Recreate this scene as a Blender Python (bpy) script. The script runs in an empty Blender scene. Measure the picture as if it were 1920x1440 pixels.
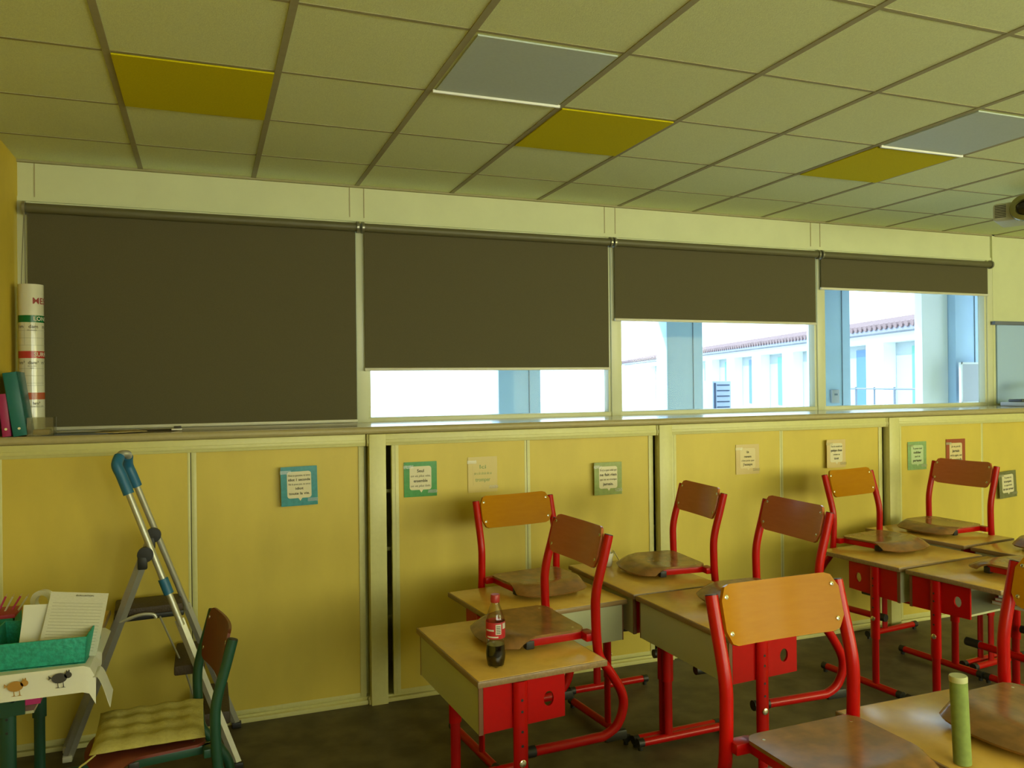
import bpy, bmesh, math, random
from mathutils import Vector, Matrix
from mathutils.geometry import tessellate_polygon
random.seed(7)
S = bpy.context.scene
COL = S.collection
PI = math.pi
R = math.radians

# ------------------------------------------------------------------ materials
def nt(name):
    m = bpy.data.materials.new(name); m.use_nodes = True
    n = m.node_tree; return m, n, n.nodes['Principled BSDF']

def mat(name, col, rough=.5, metal=0, noise=0.0, nscale=40, bump=0.0, bscale=None, spec=.5, coat=0, col2=None, stretch=None, detail=3):
    m, n, b = nt(name)
    b.inputs['Roughness'].default_value = rough
    b.inputs['Metallic'].default_value = metal
    b.inputs['Specular IOR Level'].default_value = spec
    b.inputs['Coat Weight'].default_value = coat
    b.inputs['Base Color'].default_value = (*col, 1)
    if noise or bump or col2:
        tc = n.nodes.new('ShaderNodeTexCoord')
        mp = n.nodes.new('ShaderNodeMapping')
        if stretch: mp.inputs['Scale'].default_value = stretch
        n.links.new(tc.outputs['Object'], mp.inputs['Vector'])
        nz = n.nodes.new('ShaderNodeTexNoise'); nz.inputs['Scale'].default_value = nscale
        nz.inputs['Detail'].default_value = detail
        n.links.new(mp.outputs[0], nz.inputs['Vector'])
        if noise or col2:
            mx = n.nodes.new('ShaderNodeMix'); mx.data_type = 'RGBA'
            c2 = col2 if col2 else tuple(max(0, c*(1-noise)) for c in col)
            mx.inputs[6].default_value = (*col, 1); mx.inputs[7].default_value = (*c2, 1)
            rp = n.nodes.new('ShaderNodeValToRGB')
            rp.color_ramp.elements[0].position = .35; rp.color_ramp.elements[1].position = .65
            n.links.new(nz.outputs['Fac'], rp.inputs[0]); n.links.new(rp.outputs[0], mx.inputs[0])
            n.links.new(mx.outputs[2], b.inputs['Base Color'])
        if bump:
            nb = n.nodes.new('ShaderNodeTexNoise'); nb.inputs['Scale'].default_value = bscale or nscale
            n.links.new(mp.outputs[0], nb.inputs['Vector'])
            bp = n.nodes.new('ShaderNodeBump'); bp.inputs['Strength'].default_value = bump; bp.inputs['Distance'].default_value = .01
            n.links.new(nb.outputs['Fac'], bp.inputs['Height']); n.links.new(bp.outputs[0], b.inputs['Normal'])
    return m

def emis(name, col, st):
    m, n, b = nt(name); b.inputs['Emission Color'].default_value = (*col, 1); b.inputs['Emission Strength'].default_value = st
    b.inputs['Base Color'].default_value = (0, 0, 0, 1); return m

M = {}
M['wall_cream'] = mat('cream_wall', (.64, .66, .40), .6, noise=.04, nscale=6)
M['wall_yellow'] = mat('yellow_wall', (.68, .49, .045), .7, noise=.06, nscale=8)
M['back_wall'] = mat('plain_wall', (.62, .60, .45), .7)
M['tile'] = mat('ceiling_tile', (.75, .80, .44), .95, noise=.10, nscale=160, bump=.12, bscale=200, spec=.1, detail=6)
M['tbar'] = mat('ceiling_grid', (.36, .33, .19), .8, noise=.05, spec=.1)
M['tile_yellow'] = mat('yellow_tile', (.62, .53, .005), .95, noise=.10, nscale=160, spec=.1, detail=6)
M['light_panel'] = mat('light_diffuser', (.50, .57, .52), .6, noise=.05, nscale=90, spec=.2)
M['light_frame'] = mat('light_frame', (.80, .80, .74), .35)
M['floor'] = mat('floor_vinyl', (.120, .096, .054), .5, noise=.5, nscale=7, bump=.03, bscale=60, spec=.35, detail=8)
M['door'] = mat('door_melamine', (.64, .50, .085), .45, noise=.10, nscale=5, spec=.35, stretch=(1, 1, .35), detail=8)
M['stile'] = mat('cream_metal', (.60, .57, .24), .4, noise=.04)
M['dark'] = mat('dark_gap', (.02, .015, .01), .8)
M['counter'] = mat('counter_laminate', (.47, .40, .24), .16, noise=.08, nscale=30, spec=.6)
M['counter_edge'] = mat('counter_edge', (.40, .34, .17), .4, noise=.05)
M['frame'] = mat('window_frame', (.62, .63, .42), .35)
M['blind_tube'] = mat('blind_tube', (.11, .10, .045), .5)
M['rail'] = mat('blind_rail', (.60, .58, .45), .4)
M['bracket'] = mat('bracket_metal', (.30, .29, .22), .3, .7)
M['red'] = mat('red_paint', (.43, .003, .002), .30, noise=.05, spec=.28)
M['red_dark'] = mat('red_paint_inner', (.34, .003, .003), .35, spec=.28)
M['green_frame'] = mat('dark_green_paint', (.012, .06, .035), .35)
M['black'] = mat('black_plastic', (.012, .012, .012), .5)
M['rivet'] = mat('rivet_metal', (.75, .70, .52), .25, .9)
M['desktop'] = mat('desk_laminate', (.70, .42, .078), .22, noise=.07, nscale=24, spec=.45, detail=6)
M['desk_edge'] = mat('desk_edge_wood', (.30, .19, .085), .4, noise=.25, nscale=9, stretch=(8, 1, 8))
M['panel_cream'] = mat('modesty_laminate', (.46, .46, .28), .4)
M['panel_edge'] = mat('panel_edge_wood', (.17, .07, .03), .45)
M['alu'] = mat('ladder_aluminium', (.46, .45, .38), .38, .55, noise=.05)
M['blue_grip'] = mat('blue_plastic', (.012, .12, .25), .45)
M['step'] = mat('ladder_tread', (.055, .035, .022), .6, bump=.4, bscale=120)
M['cushion'] = mat('yellow_cushion', (.45, .39, .12), .9, noise=.12, nscale=60, bump=.3, bscale=180, spec=.1)
M['brown_ply'] = mat('brown_plywood', (.17, .035, .022), .4, noise=.2, nscale=12)
M['white'] = mat('white_paper', (.68, .66, .55), .7)
M['white_print'] = mat('printed_paper', (.62, .60, .48), .7, noise=.10, nscale=50, stretch=(2, 2, 14))
M['cup'] = mat('white_plastic_cup', (.72, .70, .58), .4)
M['turq'] = mat('turquoise_board', (.02, .36, .26), .6, noise=.30, nscale=80, bump=.35, bscale=60)
M['teal'] = mat('teal_folder', (.004, .125, .11), .4)
M['magenta'] = mat('magenta_folder', (.33, .012, .09), .4)
M['pink'] = mat('pink_book', (.55, .03, .16), .5)
M['redbook'] = mat('red_book', (.40, .02, .05), .5)
M['ink'] = mat('dark_ink', (.045, .035, .02), .7)
M['inkred'] = mat('red_ink', (.28, .03, .02), .6)
M['gblue'] = mat('poster_blue', (.04, .27, .30), .25, noise=.2, nscale=50)
M['ggreen'] = mat('poster_green', (.06, .30, .07), .25, noise=.15, nscale=50)
M['gpale'] = mat('poster_pale_yellow', (.60, .47, .15), .3)
M['golive'] = mat('poster_olive', (.27, .34, .09), .3, noise=.15, nscale=50)
M['gcream'] = mat('poster_cream', (.60, .45, .19), .3)
M['gmint'] = mat('poster_mint', (.24, .40, .16), .3, noise=.15, nscale=50)
M['gred'] = mat('poster_rust', (.30, .055, .012), .4)
M['ggrey'] = mat('poster_grey_green', (.17, .17, .06), .5, noise=.2, nscale=50)
M['bub'] = mat('bubble_paper', (.66, .60, .38), .35)
M['bubwarm'] = mat('bubble_paper_warm', (.66, .54, .27), .35)
M['bubmint'] = mat('bubble_paper_mint', (.46, .58, .32), .35)
M['chart'] = mat('chart_paper', (.66, .63, .48), .12, spec=.6)
M['chgreen'] = mat('chart_green', (.0, .13, .035), .25)
M['chred'] = mat('chart_red', (.46, .035, .03), .25)
M['chorange'] = mat('chart_orange', (.46, .10, .035), .25)
M['chartline'] = mat('chart_line', (.30, .30, .20), .4)
M['wb'] = mat('whiteboard', (.38, .55, .86), .3, spec=.4)  # white board coloured blue, bluish window light put into the colour
M['wbedge'] = mat('blue_grey_trim', (.12, .14, .20), .4)
M['proj'] = mat('projector_body', (.44, .42, .26), .4)
M['lens'] = mat('projector_ring', (.20, .19, .06), .25, .4)
M['cap_red'] = mat('bottle_cap', (.42, .03, .03), .35)
M['label_red'] = mat('bottle_label', (.50, .02, .03), .4)
M['label_white'] = mat('label_print', (.66, .62, .54), .5)
M['cola'] = mat('dark_drink', (.006, .003, .003), .08, spec=.6)
M['tube_green'] = mat('green_cardboard', (.20, .27, .06), .8, noise=.15, nscale=60)
M['tube_cap'] = mat('tube_end_cap', (.42, .42, .20), .6)
M['henor'] = mat('print_orange', (.40, .20, .03), .7)
M['henbk'] = mat('print_grey', (.05, .045, .04), .7)
M['dev'] = mat('device_plastic', (.42, .45, .50), .4)
M['devd'] = mat('device_dark', (.05, .055, .07), .4)
M['o_wall'] = mat('facade_white', (.82, .85, .84), .8)
M['o_frame'] = mat('facade_shadow_trim', (.34, .40, .40), .7)  # even grey of the facade window frames
M['o_mint'] = mat('mint_pane', (.08, .34, .25), .4)
M['o_blue'] = mat('blue_pane', (.05, .16, .30), .4)
M['o_grey'] = mat('grey_pane', (.13, .16, .19), .4)
M['o_tile'] = mat('roof_tile', (.22, .15, .15), .8, noise=.2, nscale=3)
M['o_col'] = mat('veranda_paint', (.46, .66, .88), .6, noise=.06, nscale=3)
M['o_col2'] = mat('veranda_trim', (.16, .21, .27), .6)
M['o_ground'] = mat('pale_paving', (.50, .52, .52), .9, noise=.1, nscale=2)
M['o_canopy'] = mat('canopy_soffit', (.50, .52, .52), .9)
M['o_sign'] = mat('board_back', (.42, .44, .48), .5)
M['o_ac'] = mat('unit_metal', (.30, .36, .44), .5)
M['o_fascia'] = mat('fascia_paint', (.20, .21, .25), .6)
M['o_dark'] = mat('unit_slot', (.03, .05, .09), .6)

# plywood for seats and backrests: beech veneer, fine grain along its length
def ply(name, base, dark, wear=0.0, spec=.4):
    m, n, b = nt(name)
    tc = n.nodes.new('ShaderNodeTexCoord'); mp = n.nodes.new('ShaderNodeMapping')
    mp.inputs['Scale'].default_value = (26, 2.2, 26)
    n.links.new(tc.outputs['Object'], mp.inputs['Vector'])
    nz = n.nodes.new('ShaderNodeTexNoise'); nz.inputs['Scale'].default_value = 3; nz.inputs['Detail'].default_value = 5
    n.links.new(mp.outputs[0], nz.inputs['Vector'])
    mx = n.nodes.new('ShaderNodeMix'); mx.data_type = 'RGBA'
    mx.inputs[6].default_value = (*base, 1); mx.inputs[7].default_value = (*dark, 1)
    n.links.new(nz.outputs['Fac'], mx.inputs[0])
    out = mx.outputs[2]
    if wear:
        n2 = n.nodes.new('ShaderNodeTexNoise'); n2.inputs['Scale'].default_value = 13; n2.inputs['Detail'].default_value = 8
        n.links.new(tc.outputs['Object'], n2.inputs['Vector'])
        rp = n.nodes.new('ShaderNodeValToRGB'); rp.color_ramp.elements[0].position = .42; rp.color_ramp.elements[1].position = .62
        n.links.new(n2.outputs['Fac'], rp.inputs[0])
        ml = n.nodes.new('ShaderNodeMath'); ml.operation = 'MULTIPLY'; ml.inputs[1].default_value = wear
        n.links.new(rp.outputs[0], ml.inputs[0])
        m2 = n.nodes.new('ShaderNodeMix'); m2.data_type = 'RGBA'
        n.links.new(ml.outputs[0], m2.inputs[0]); n.links.new(out, m2.inputs[6])
        m2.inputs[7].default_value = (.10, .065, .03, 1)
        out = m2.outputs[2]
    n.links.new(out, b.inputs['Base Color'])
    b.inputs['Roughness'].default_value = .22
    b.inputs['Specular IOR Level'].default_value = spec
    return m
M['ply_back'] = ply('backrest_plywood', (.42, .180, .005), (.35, .138, .003), spec=.05)  # lit tone of the backrest veneer, brighter light put into the colour
M['ply_back_red'] = ply('backrest_plywood_brown', (.48, .135, .045), (.39, .10, .032))  # shaded tone of the same veneer, weaker light put into the colour
M['ply_seat'] = ply('seat_plywood', (.33, .165, .052), (.25, .12, .036), wear=.45)

def fabric():
    m, n, b = nt('blind_fabric')
    b.inputs['Base Color'].default_value = (.13, .090, .060, 1); b.inputs['Roughness'].default_value = .85
    b.inputs['Specular IOR Level'].default_value = .15
    tc = n.nodes.new('ShaderNodeTexCoord')
    nz = n.nodes.new('ShaderNodeTexNoise'); nz.inputs['Scale'].default_value = 260; nz.inputs['Detail'].default_value = 4
    n.links.new(tc.outputs['Object'], nz.inputs['Vector'])
    mx = n.nodes.new('ShaderNodeMix'); mx.data_type = 'RGBA'
    mx.inputs[6].default_value = (.084, .073, .035, 1); mx.inputs[7].default_value = (.122, .106, .058, 1)
    n.links.new(nz.outputs['Fac'], mx.inputs[0]); n.links.new(mx.outputs[2], b.inputs['Base Color'])
    tr = n.nodes.new('ShaderNodeBsdfTranslucent'); tr.inputs[0].default_value = (.5, .45, .5, 1)
    ms = n.nodes.new('ShaderNodeMixShader'); ms.inputs[0].default_value = .007
    out = n.nodes['Material Output']
    n.links.new(b.outputs[0], ms.inputs[1]); n.links.new(tr.outputs[0], ms.inputs[2]); n.links.new(ms.outputs[0], out.inputs[0])
    return m
M['fabric'] = fabric()

def clear(name, col=(1, 1, 1), gl=.06, rough=.03, fk=.5):
    m, n, b = nt(name); n.nodes.remove(b)
    t = n.nodes.new('ShaderNodeBsdfTransparent'); t.inputs[0].default_value = (*col, 1)
    g = n.nodes.new('ShaderNodeBsdfGlossy'); g.inputs['Roughness'].default_value = rough
    fr = n.nodes.new('ShaderNodeLayerWeight'); fr.inputs[0].default_value = .25
    ml = n.nodes.new('ShaderNodeMath'); ml.operation = 'MULTIPLY_ADD'; ml.inputs[1].default_value = fk; ml.inputs[2].default_value = gl
    n.links.new(fr.outputs['Fresnel'], ml.inputs[0])
    ms = n.nodes.new('ShaderNodeMixShader')
    n.links.new(ml.outputs[0], ms.inputs[0]); n.links.new(t.outputs[0], ms.inputs[1]); n.links.new(g.outputs[0], ms.inputs[2])
    n.links.new(ms.outputs[0], n.nodes['Material Output'].inputs[0]); return m
M['glass'] = clear('window_glass', (.72, .78, .82), .004, .03, .06)
M['plastic_clear'] = clear('clear_plastic', (.80, .80, .72), .08, .15)
M['pet'] = clear('bottle_plastic', (.94, .94, .88), .05, .08)
M['tape'] = clear('clear_tape', (.96, .96, .90), .10, .25)

# ------------------------------------------------------------------ mesh helpers
class MB:
    def __init__(s): s.bm = bmesh.new()
    def _x(s, vs, T):
        if T is not None: bmesh.ops.transform(s.bm, matrix=T, verts=vs)
    def box(s, c, d, rz=0, bev=0, T=None, seg=2):
        r = bmesh.ops.create_cube(s.bm, size=1); vs = r['verts']
        bmesh.ops.scale(s.bm, vec=d, verts=vs)
        if bev:
            es = list({e for v in vs for e in v.link_edges})
            q = bmesh.ops.bevel(s.bm, geom=es, offset=bev, segments=seg, affect='EDGES', profile=.5)
            vs = list({v for f in q['faces'] for v in f.verts} | {v for v in vs if v.is_valid})
            # collect whole island
            seen = set(vs); st = list(vs)
            while st:
                v = st.pop()
                for e in v.link_edges:
                    o = e.other_vert(v)
                    if o not in seen: seen.add(o); st.append(o)
            vs = list(seen)
        m = Matrix.Translation(c) @ Matrix.Rotation(rz, 4, 'Z')
        if T is not None: m = T @ m
        bmesh.ops.transform(s.bm, matrix=m, verts=vs); return s
    def box2(s, a, b, bev=0, T=None):
        c = [(a[i]+b[i])/2 for i in range(3)]; d = [abs(b[i]-a[i]) for i in range(3)]
        return s.box(c, d, 0, bev, T)
    def sweep(s, pts, r, n=12, ry=None, up=(0, 0, 1), T=None, cap=True, radii=None):
        pts = [Vector(p) for p in pts]; ry = ry or r
        rings = []; nrm = None
        for i, p in enumerate(pts):
            t = (pts[min(i+1, len(pts)-1)] - pts[max(i-1, 0)]).normalized()
            if nrm is None:
                nrm = Vector(up) - t*t.dot(Vector(up))
                if nrm.length < 1e-3: nrm = Vector((1, 0, 0)) - t*t.x
                nrm.normalize()
            else:
                nrm = nrm - t*t.dot(nrm); nrm.normalize()
            b = t.cross(nrm); k = radii[i] if radii else 1
            rings.append([s.bm.verts.new(p + nrm*(math.cos(a)*r*k) + b*(math.sin(a)*ry*k)) for a in [2*PI*j/n for j in range(n)]])
        vs = [v for q in rings for v in q]
        for i in range(len(rings)-1):
            for j in range(n):
                f = s.bm.faces.new((rings[i][j], rings[i][(j+1) % n], rings[i+1][(j+1) % n], rings[i+1][j])); f.smooth = True
        if cap:
            s.bm.faces.new(rings[0][::-1]); s.bm.faces.new(rings[-1])
        s._x(vs, T); return s
    def cyl(s, a, b, r, n=16, r2=None, T=None):
        return s.sweep([a, b], r, n, T=T, radii=[1, (r2/r if r2 is not None else 1)])
    def lathe(s, prof, c=(0, 0, 0), n=28, T=None, cap=True, smooth=True):
        rings = [[s.bm.verts.new((c[0]+r*math.cos(2*PI*j/n), c[1]+r*math.sin(2*PI*j/n), c[2]+z)) for j in range(n)] for r, z in prof]
        for i in range(len(rings)-1):
            for j in range(n):
                f = s.bm.faces.new((rings[i][j], rings[i][(j+1) % n], rings[i+1][(j+1) % n], rings[i+1][j])); f.smooth = smooth
        if cap: s.bm.faces.new(rings[0][::-1]); s.bm.faces.new(rings[-1])
        s._x([v for q in rings for v in q], T); return s
    def plate(s, outline, th, holes=(), T=None):
        """polygon in XZ of the local frame, extruded along +Y by th"""
        loops = [list(outline)] + [list(h) for h in holes]
        flat = [p for l in loops for p in l]
        tris = tessellate_polygon([[Vector((p[0], p[1], 0)) for p in l] for l in loops])
        A = [s.bm.verts.new((p[0], 0, p[1])) for p in flat]; B = [s.bm.verts.new((p[0], th, p[1])) for p in flat]
        for t in tris:
            s.bm.faces.new((A[t[0]], A[t[1]], A[t[2]])); s.bm.faces.new((B[t[2]], B[t[1]], B[t[0]]))
        k = 0
        for l in loops:
            m = len(l)
            for i in range(m):
                a, b = k+i, k+(i+1) % m
                s.bm.faces.new((A[a], A[b], B[b], B[a]))
            k += m
        s._x(A+B, T); return s
    def grid(s, fn, nu, nv, th, T=None):
        """closed slab from surface fn(u,v); thickness along its normal"""
        P = [[Vector(fn(i/nu, j/nv)) for j in range(nv+1)] for i in range(nu+1)]
        N = []
        for i in range(nu+1):
            row = []
            for j in range(nv+1):
                du = P[min(i+1, nu)][j]-P[max(i-1, 0)][j]; dv = P[i][min(j+1, nv)]-P[i][max(j-1, 0)]
                q = du.cross(dv); row.append(q.normalized() if q.length > 1e-9 else Vector((0, 0, 1)))
            N.append(row)
        A = [[s.bm.verts.new(P[i][j]+N[i][j]*th/2) for j in range(nv+1)] for i in range(nu+1)]
        B = [[s.bm.verts.new(P[i][j]-N[i][j]*th/2) for j in range(nv+1)] for i in range(nu+1)]
        for i in range(nu):
            for j in range(nv):
                f = s.bm.faces.new((A[i][j], A[i+1][j], A[i+1][j+1], A[i][j+1])); f.smooth = True
                f = s.bm.faces.new((B[i][j+1], B[i+1][j+1], B[i+1][j], B[i][j])); f.smooth = True
        for i in range(nu):
            s.bm.faces.new((A[i+1][0], A[i][0], B[i][0], B[i+1][0])); s.bm.faces.new((A[i][nv], A[i+1][nv], B[i+1][nv], B[i][nv]))
        for j in range(nv):
            s.bm.faces.new((A[0][j], A[0][j+1], B[0][j+1], B[0][j])); s.bm.faces.new((A[nu][j+1], A[nu][j], B[nu][j], B[nu][j+1]))
        s._x([v for r in A+B for v in r], T); return s
    def build(s, name, m, parent=None, smooth_angle=None):
        bmesh.ops.recalc_face_normals(s.bm, faces=s.bm.faces)
        me = bpy.data.meshes.new(name); s.bm.to_mesh(me); s.bm.free()
        me.materials.append(M[m] if isinstance(m, str) else m)
        try: me.set_sharp_from_angle(angle=R(40))
        except Exception: pass
        o = bpy.data.objects.new(name, me); COL.objects.link(o)
        if parent: o.parent = parent
        return o

def tag(o, label, cat, group=None, kind=None):
    o['label'] = label; o['category'] = cat
    if group: o['group'] = group
    if kind: o['kind'] = kind
    return o
def struct(o): o['kind'] = 'structure'; return o
def thing(name, label, cat, loc=(0, 0, 0), rz=0, group=None):
    o = bpy.data.objects.new(name, None); COL.objects.link(o); o.empty_display_size = .1
    o.location = loc; o.rotation_euler = (0, 0, rz); return tag(o, label, cat, group)
def bez(pts, n=8):
    """smooth path through points (Catmull-Rom)"""
    P = [Vector(p) for p in pts]; out = []
    for i in range(len(P)-1):
        p0 = P[max(i-1, 0)]; p1 = P[i]; p2 = P[i+1]; p3 = P[min(i+2, len(P)-1)]
        for k in range(n):
            t = k/n
            out.append(.5*((2*p1)+(-p0+p2)*t+(2*p0-5*p1+4*p2-p3)*t*t+(-p0+3*p1-3*p2+p3)*t**3))
    out.append(P[-1]); return out
def rrect(x0, z0, x1, z1, r, n=5):
    o = []
    for cx, cz, a0 in ((x1-r, z1-r, 0), (x0+r, z1-r, 90), (x0+r, z0+r, 180), (x1-r, z0+r, 270)):
        for k in range(n+1):
            a = R(a0+90*k/n); o.append((cx+r*math.cos(a), cz+r*math.sin(a)))
    return o
def ell(cx, cz, rx, rz, n=14): return [(cx+rx*math.cos(2*PI*k/n), cz+rz*math.sin(2*PI*k/n)) for k in range(n)]

def text(name, body, size, m, parent, loc, rot=(PI/2, 0, 0), bold=0.0, align='CENTER', shear=0, width=None, depth=.0004):
    c = bpy.data.curves.new(name, 'FONT'); c.body = body; c.size = size; c.align_x = align; c.align_y = 'CENTER'
    c.offset = bold; c.extrude = depth; c.shear = shear; c.resolution_u = 3
    o = bpy.data.objects.new(name, c); COL.objects.link(o)
    dg = bpy.context.evaluated_depsgraph_get(); me = bpy.data.meshes.new_from_object(o.evaluated_get(dg))
    bpy.data.objects.remove(o); me.materials.clear(); me.materials.append(M[m])
    if width and len(me.vertices):
        xs = [v.co.x for v in me.vertices]; w = max(xs)-min(xs)
        if w > 0:
            k = width/w
            for v in me.vertices: v.co.x *= k
    o = bpy.data.objects.new(name, me); COL.objects.link(o); o.parent = parent; o.location = loc; o.rotation_euler = rot
    return o

# ------------------------------------------------------------------ camera
CAM = Vector((.3217, -3.2407, 1.7128)); YAW, PIT, ROL = -.3641565, .0011329, -.0110182
fw = Vector((-math.sin(YAW)*math.cos(PIT), math.cos(YAW)*math.cos(PIT), math.sin(PIT)))
rt = Vector((math.cos(YAW), math.sin(YAW), 0)); up = rt.cross(fw)
rt2 = rt*math.cos(ROL)+up*math.sin(ROL); up2 = -rt*math.sin(ROL)+up*math.cos(ROL)
cd = bpy.data.cameras.new('camera'); cam = bpy.data.objects.new('camera', cd); COL.objects.link(cam)
mw = Matrix(((rt2.x, up2.x, -fw.x, CAM.x), (rt2.y, up2.y, -fw.y, CAM.y), (rt2.z, up2.z, -fw.z, CAM.z), (0, 0, 0, 1)))
cam.matrix_world = mw; cd.sensor_width = 36; cd.lens = 36*1511.4/1920; cd.clip_start = .05; S.camera = cam

# ------------------------------------------------------------------ room shell
H = 2.94; XL = -.60; XR = 9.2; YB = -5.6; YW = 1.70
struct(MB().box2((XL-.2, YB-.2, -.1), (XR+.2, YW+.3, 0)).build('floor', 'floor'))
struct(MB().box2((XL-.2, YB-.2, H), (XR+.2, YW+.3, H+.1)).build('ceiling', 'tile'))
struct(MB().box2((XL-.15, YB-.15, 0), (XL, YW+.25, H)).build('wall_left', 'wall_yellow'))
struct(MB().box2((XR, YB-.15, 0), (XR+.15, YW+.25, H)).build('wall_right', 'back_wall'))
# window wall: below counter, above windows, right part
w = MB()
w.box2((XL, YW, 0), (XR, YW+.10, 1.47)); w.box2((XL, YW, 2.70), (XR, YW+.10, H))
w.box2((6.56, YW, 1.47), (XR, YW+.06, 2.70)); w.box2((XL, YW, 1.47), (XL+.06, YW+.06, 2.70))
struct(w.build('wall_window', 'wall_cream'))
# back wall behind the camera with its row of high windows
WB = [(.6, 2.4), (2.8, 4.6), (5.0, 6.8), (7.2, 8.8)]
w = MB(); w.box2((XL, YB-.15, 0), (XR, YB, 1.1)); w.box2((XL, YB-.15, 2.6), (XR, YB, H))
xs = [XL]+[v for p in WB for v in p]+[XR]
for i in range(0, len(xs), 2): w.box2((xs[i], YB-.15, 1.1), (xs[i+1], YB, 2.6))
struct(w.build('wall_back', 'back_wall'))
for i, (a, b) in enumerate(WB):
    f = MB()
    for z0, z1 in ((1.1, 1.15), (2.55, 2.6)): f.box2((a, YB-.1, z0), (b, YB-.03, z1))
    for x in (a, (a+b)/2-.025, b-.05): f.box2((x, YB-.1, 1.15), (x+.05, YB-.03, 2.55))
    struct(f.build('window_%d' % (i+5), 'frame'))

# suspended ceiling grid (24 mm bars on a 0.6 m module)
g = MB(); y = -5.4
while y < YW-.02:
    g.box2((XL, y-.008, H-.002), (XR, y+.008, H)); y += .6
struct(g.build('trim_1', 'tbar'))
g = MB(); x = 0
while x < XR: g.box2((x-.013, YB, H-.004), (x+.013, YW, H)); x += .6
struct(g.build('trim_2', 'tbar'))
def ctile(x, y, lab):
    t = thing('ceiling_tile', lab, 'ceiling tile', (x+.3, y+.3, H-.004), 0, 'yellow ceiling tiles')
    MB().box((0, 0, -.002), (.572, .578, .006)).build('tile_board', 'tile_yellow', t)
ctile(0, 0, 'yellow ceiling tile nearest the yellow left wall')
ctile(1.8, 0, 'yellow ceiling tile diagonally beside the middle grey light panel')
ctile(3.6, 0, 'yellow ceiling tile nearest the projector, bordering a grey light panel')
def lpanel(x, y, lab):
    t = thing('ceiling_light', lab, 'ceiling light', (x+.3, y+.3, H-.004), 0, 'square light panels set in the ceiling')
    f = MB()
    f.box((0, .281, -.006), (.576, .013, .013), bev=.002)
    f.build('panel_frame', 'light_frame', t)
    MB().box((0, 0, 0), (.55, .55, .006)).build('diffuser', 'light_panel', t)
lpanel(1.2, -.6, 'switched-off grey square light panel left of the ceiling centre')
lpanel(3.6, -.6, 'switched-off grey square light panel at the right near the projector')

# panel joints above the windows
g = MB()
for x in (-.52, 1.158, 1.245, 2.897, 2.979, 4.66, 4.75, 6.57):
    g.box2((x-.0025, YW-.003, 2.745), (x+.0025, YW, H))
struct(g.build('trim_3', 'counter_edge'))
struct(MB().box2((XL, YW-.012, 2.722), (6.56, YW, 2.745)).build('trim_4', 'wall_cream'))
struct(MB().box2((6.558, YW-.02, 1.5), (6.585, YW, H)).build('trim_5', 'wall_cream'))
struct(MB().box2((XL, YW-.02, H-.012), (XR, YW, H)).build('trim_6', 'tbar'))

# windows
MUL = [-.57, 1.222, 2.965, 4.735, 6.53]
for i in range(4):
    a, b = MUL[i]+.025, MUL[i+1]-.025
    t = bpy.data.objects.new('window_%d' % (i+1), None); COL.objects.link(t); t.location = ((a+b)/2, YW, 1.47); struct(t)
    hw = (b-a)/2
    f = MB()
    f.box2((-hw, -.01, .005), (hw, .09, .052), .004)
    f.box2((-hw, .0, 1.19), (hw, .09, 1.23))
    f.box2((-hw, -.005, .03), (-hw+.028, .06, 1.2), .003); f.box2((hw-.028, -.005, .03), (hw, .06, 1.2), .003)
    f.build('window_frame', 'frame', t)
    MB().box2((-hw+.02, .045, .04), (hw-.02, .049, 1.2)).build('window_pane', 'glass', t)
m = MB()
for x in MUL: m.box2((x-.034, YW-.018, 1.49), (x+.034, YW+.055, 2.72), .003)
struct(m.build('trim_7', 'frame'))

# roller blinds
BL = [(-.552, 1.186, 1.501), (1.232, 2.902, 1.812), (2.945, 4.667, 2.147), (4.714, 6.475, 2.417)]
BLAB = ['dark grey roller blind fully lowered beside the yellow wall', 'dark grey roller blind lowered most of the way over the second window',
        'dark grey roller blind lowered half way over the third window', 'dark grey roller blind barely lowered over the window beside the whiteboard']
for (a, b, z), lab in zip(BL, BLAB):
    t = thing('roller_blind', lab, 'roller blind', ((a+b)/2, 1.640, 2.676), 0, 'roller blinds over the window row')
    hw = (b-a)/2
    MB().cyl((-hw, 0, 0), (hw, 0, 0), .026, 20).build('roller_tube', 'blind_tube', t)
    MB().box2((-hw+.004, .016, z-2.676+.012), (hw-.004, .0185, 0)).build('blind_fabric', 'fabric', t)
    MB().box2((-hw, .008, z-2.676-.004), (hw, .026, z-2.676+.014), .003).build('bottom_rail', 'rail', t)
    for s in (-1, 1):
        o = MB()
        o.cyl((s*hw, 0, 0), (s*(hw+.014), 0, 0), .035, 20); o.box2((s*(hw+.002), -.01, -.02), (s*(hw+.010), .060, .03))
        o.build('end_bracket', 'bracket', t)
    if a < 0:
        pts = bez([(-hw-.004, -.02, -.02), (-hw-.018, -.02, -.35), (-hw-.03, -.02, -.7), (-hw-.02, -.02, -.78), (-hw+.0, -.02, -.7), (-hw-.001, -.02, -.3), (-hw-.002, -.02, -.02)], 6)
        MB().sweep(pts, .002, 6).build('pull_chain', 'bracket', t)

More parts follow.
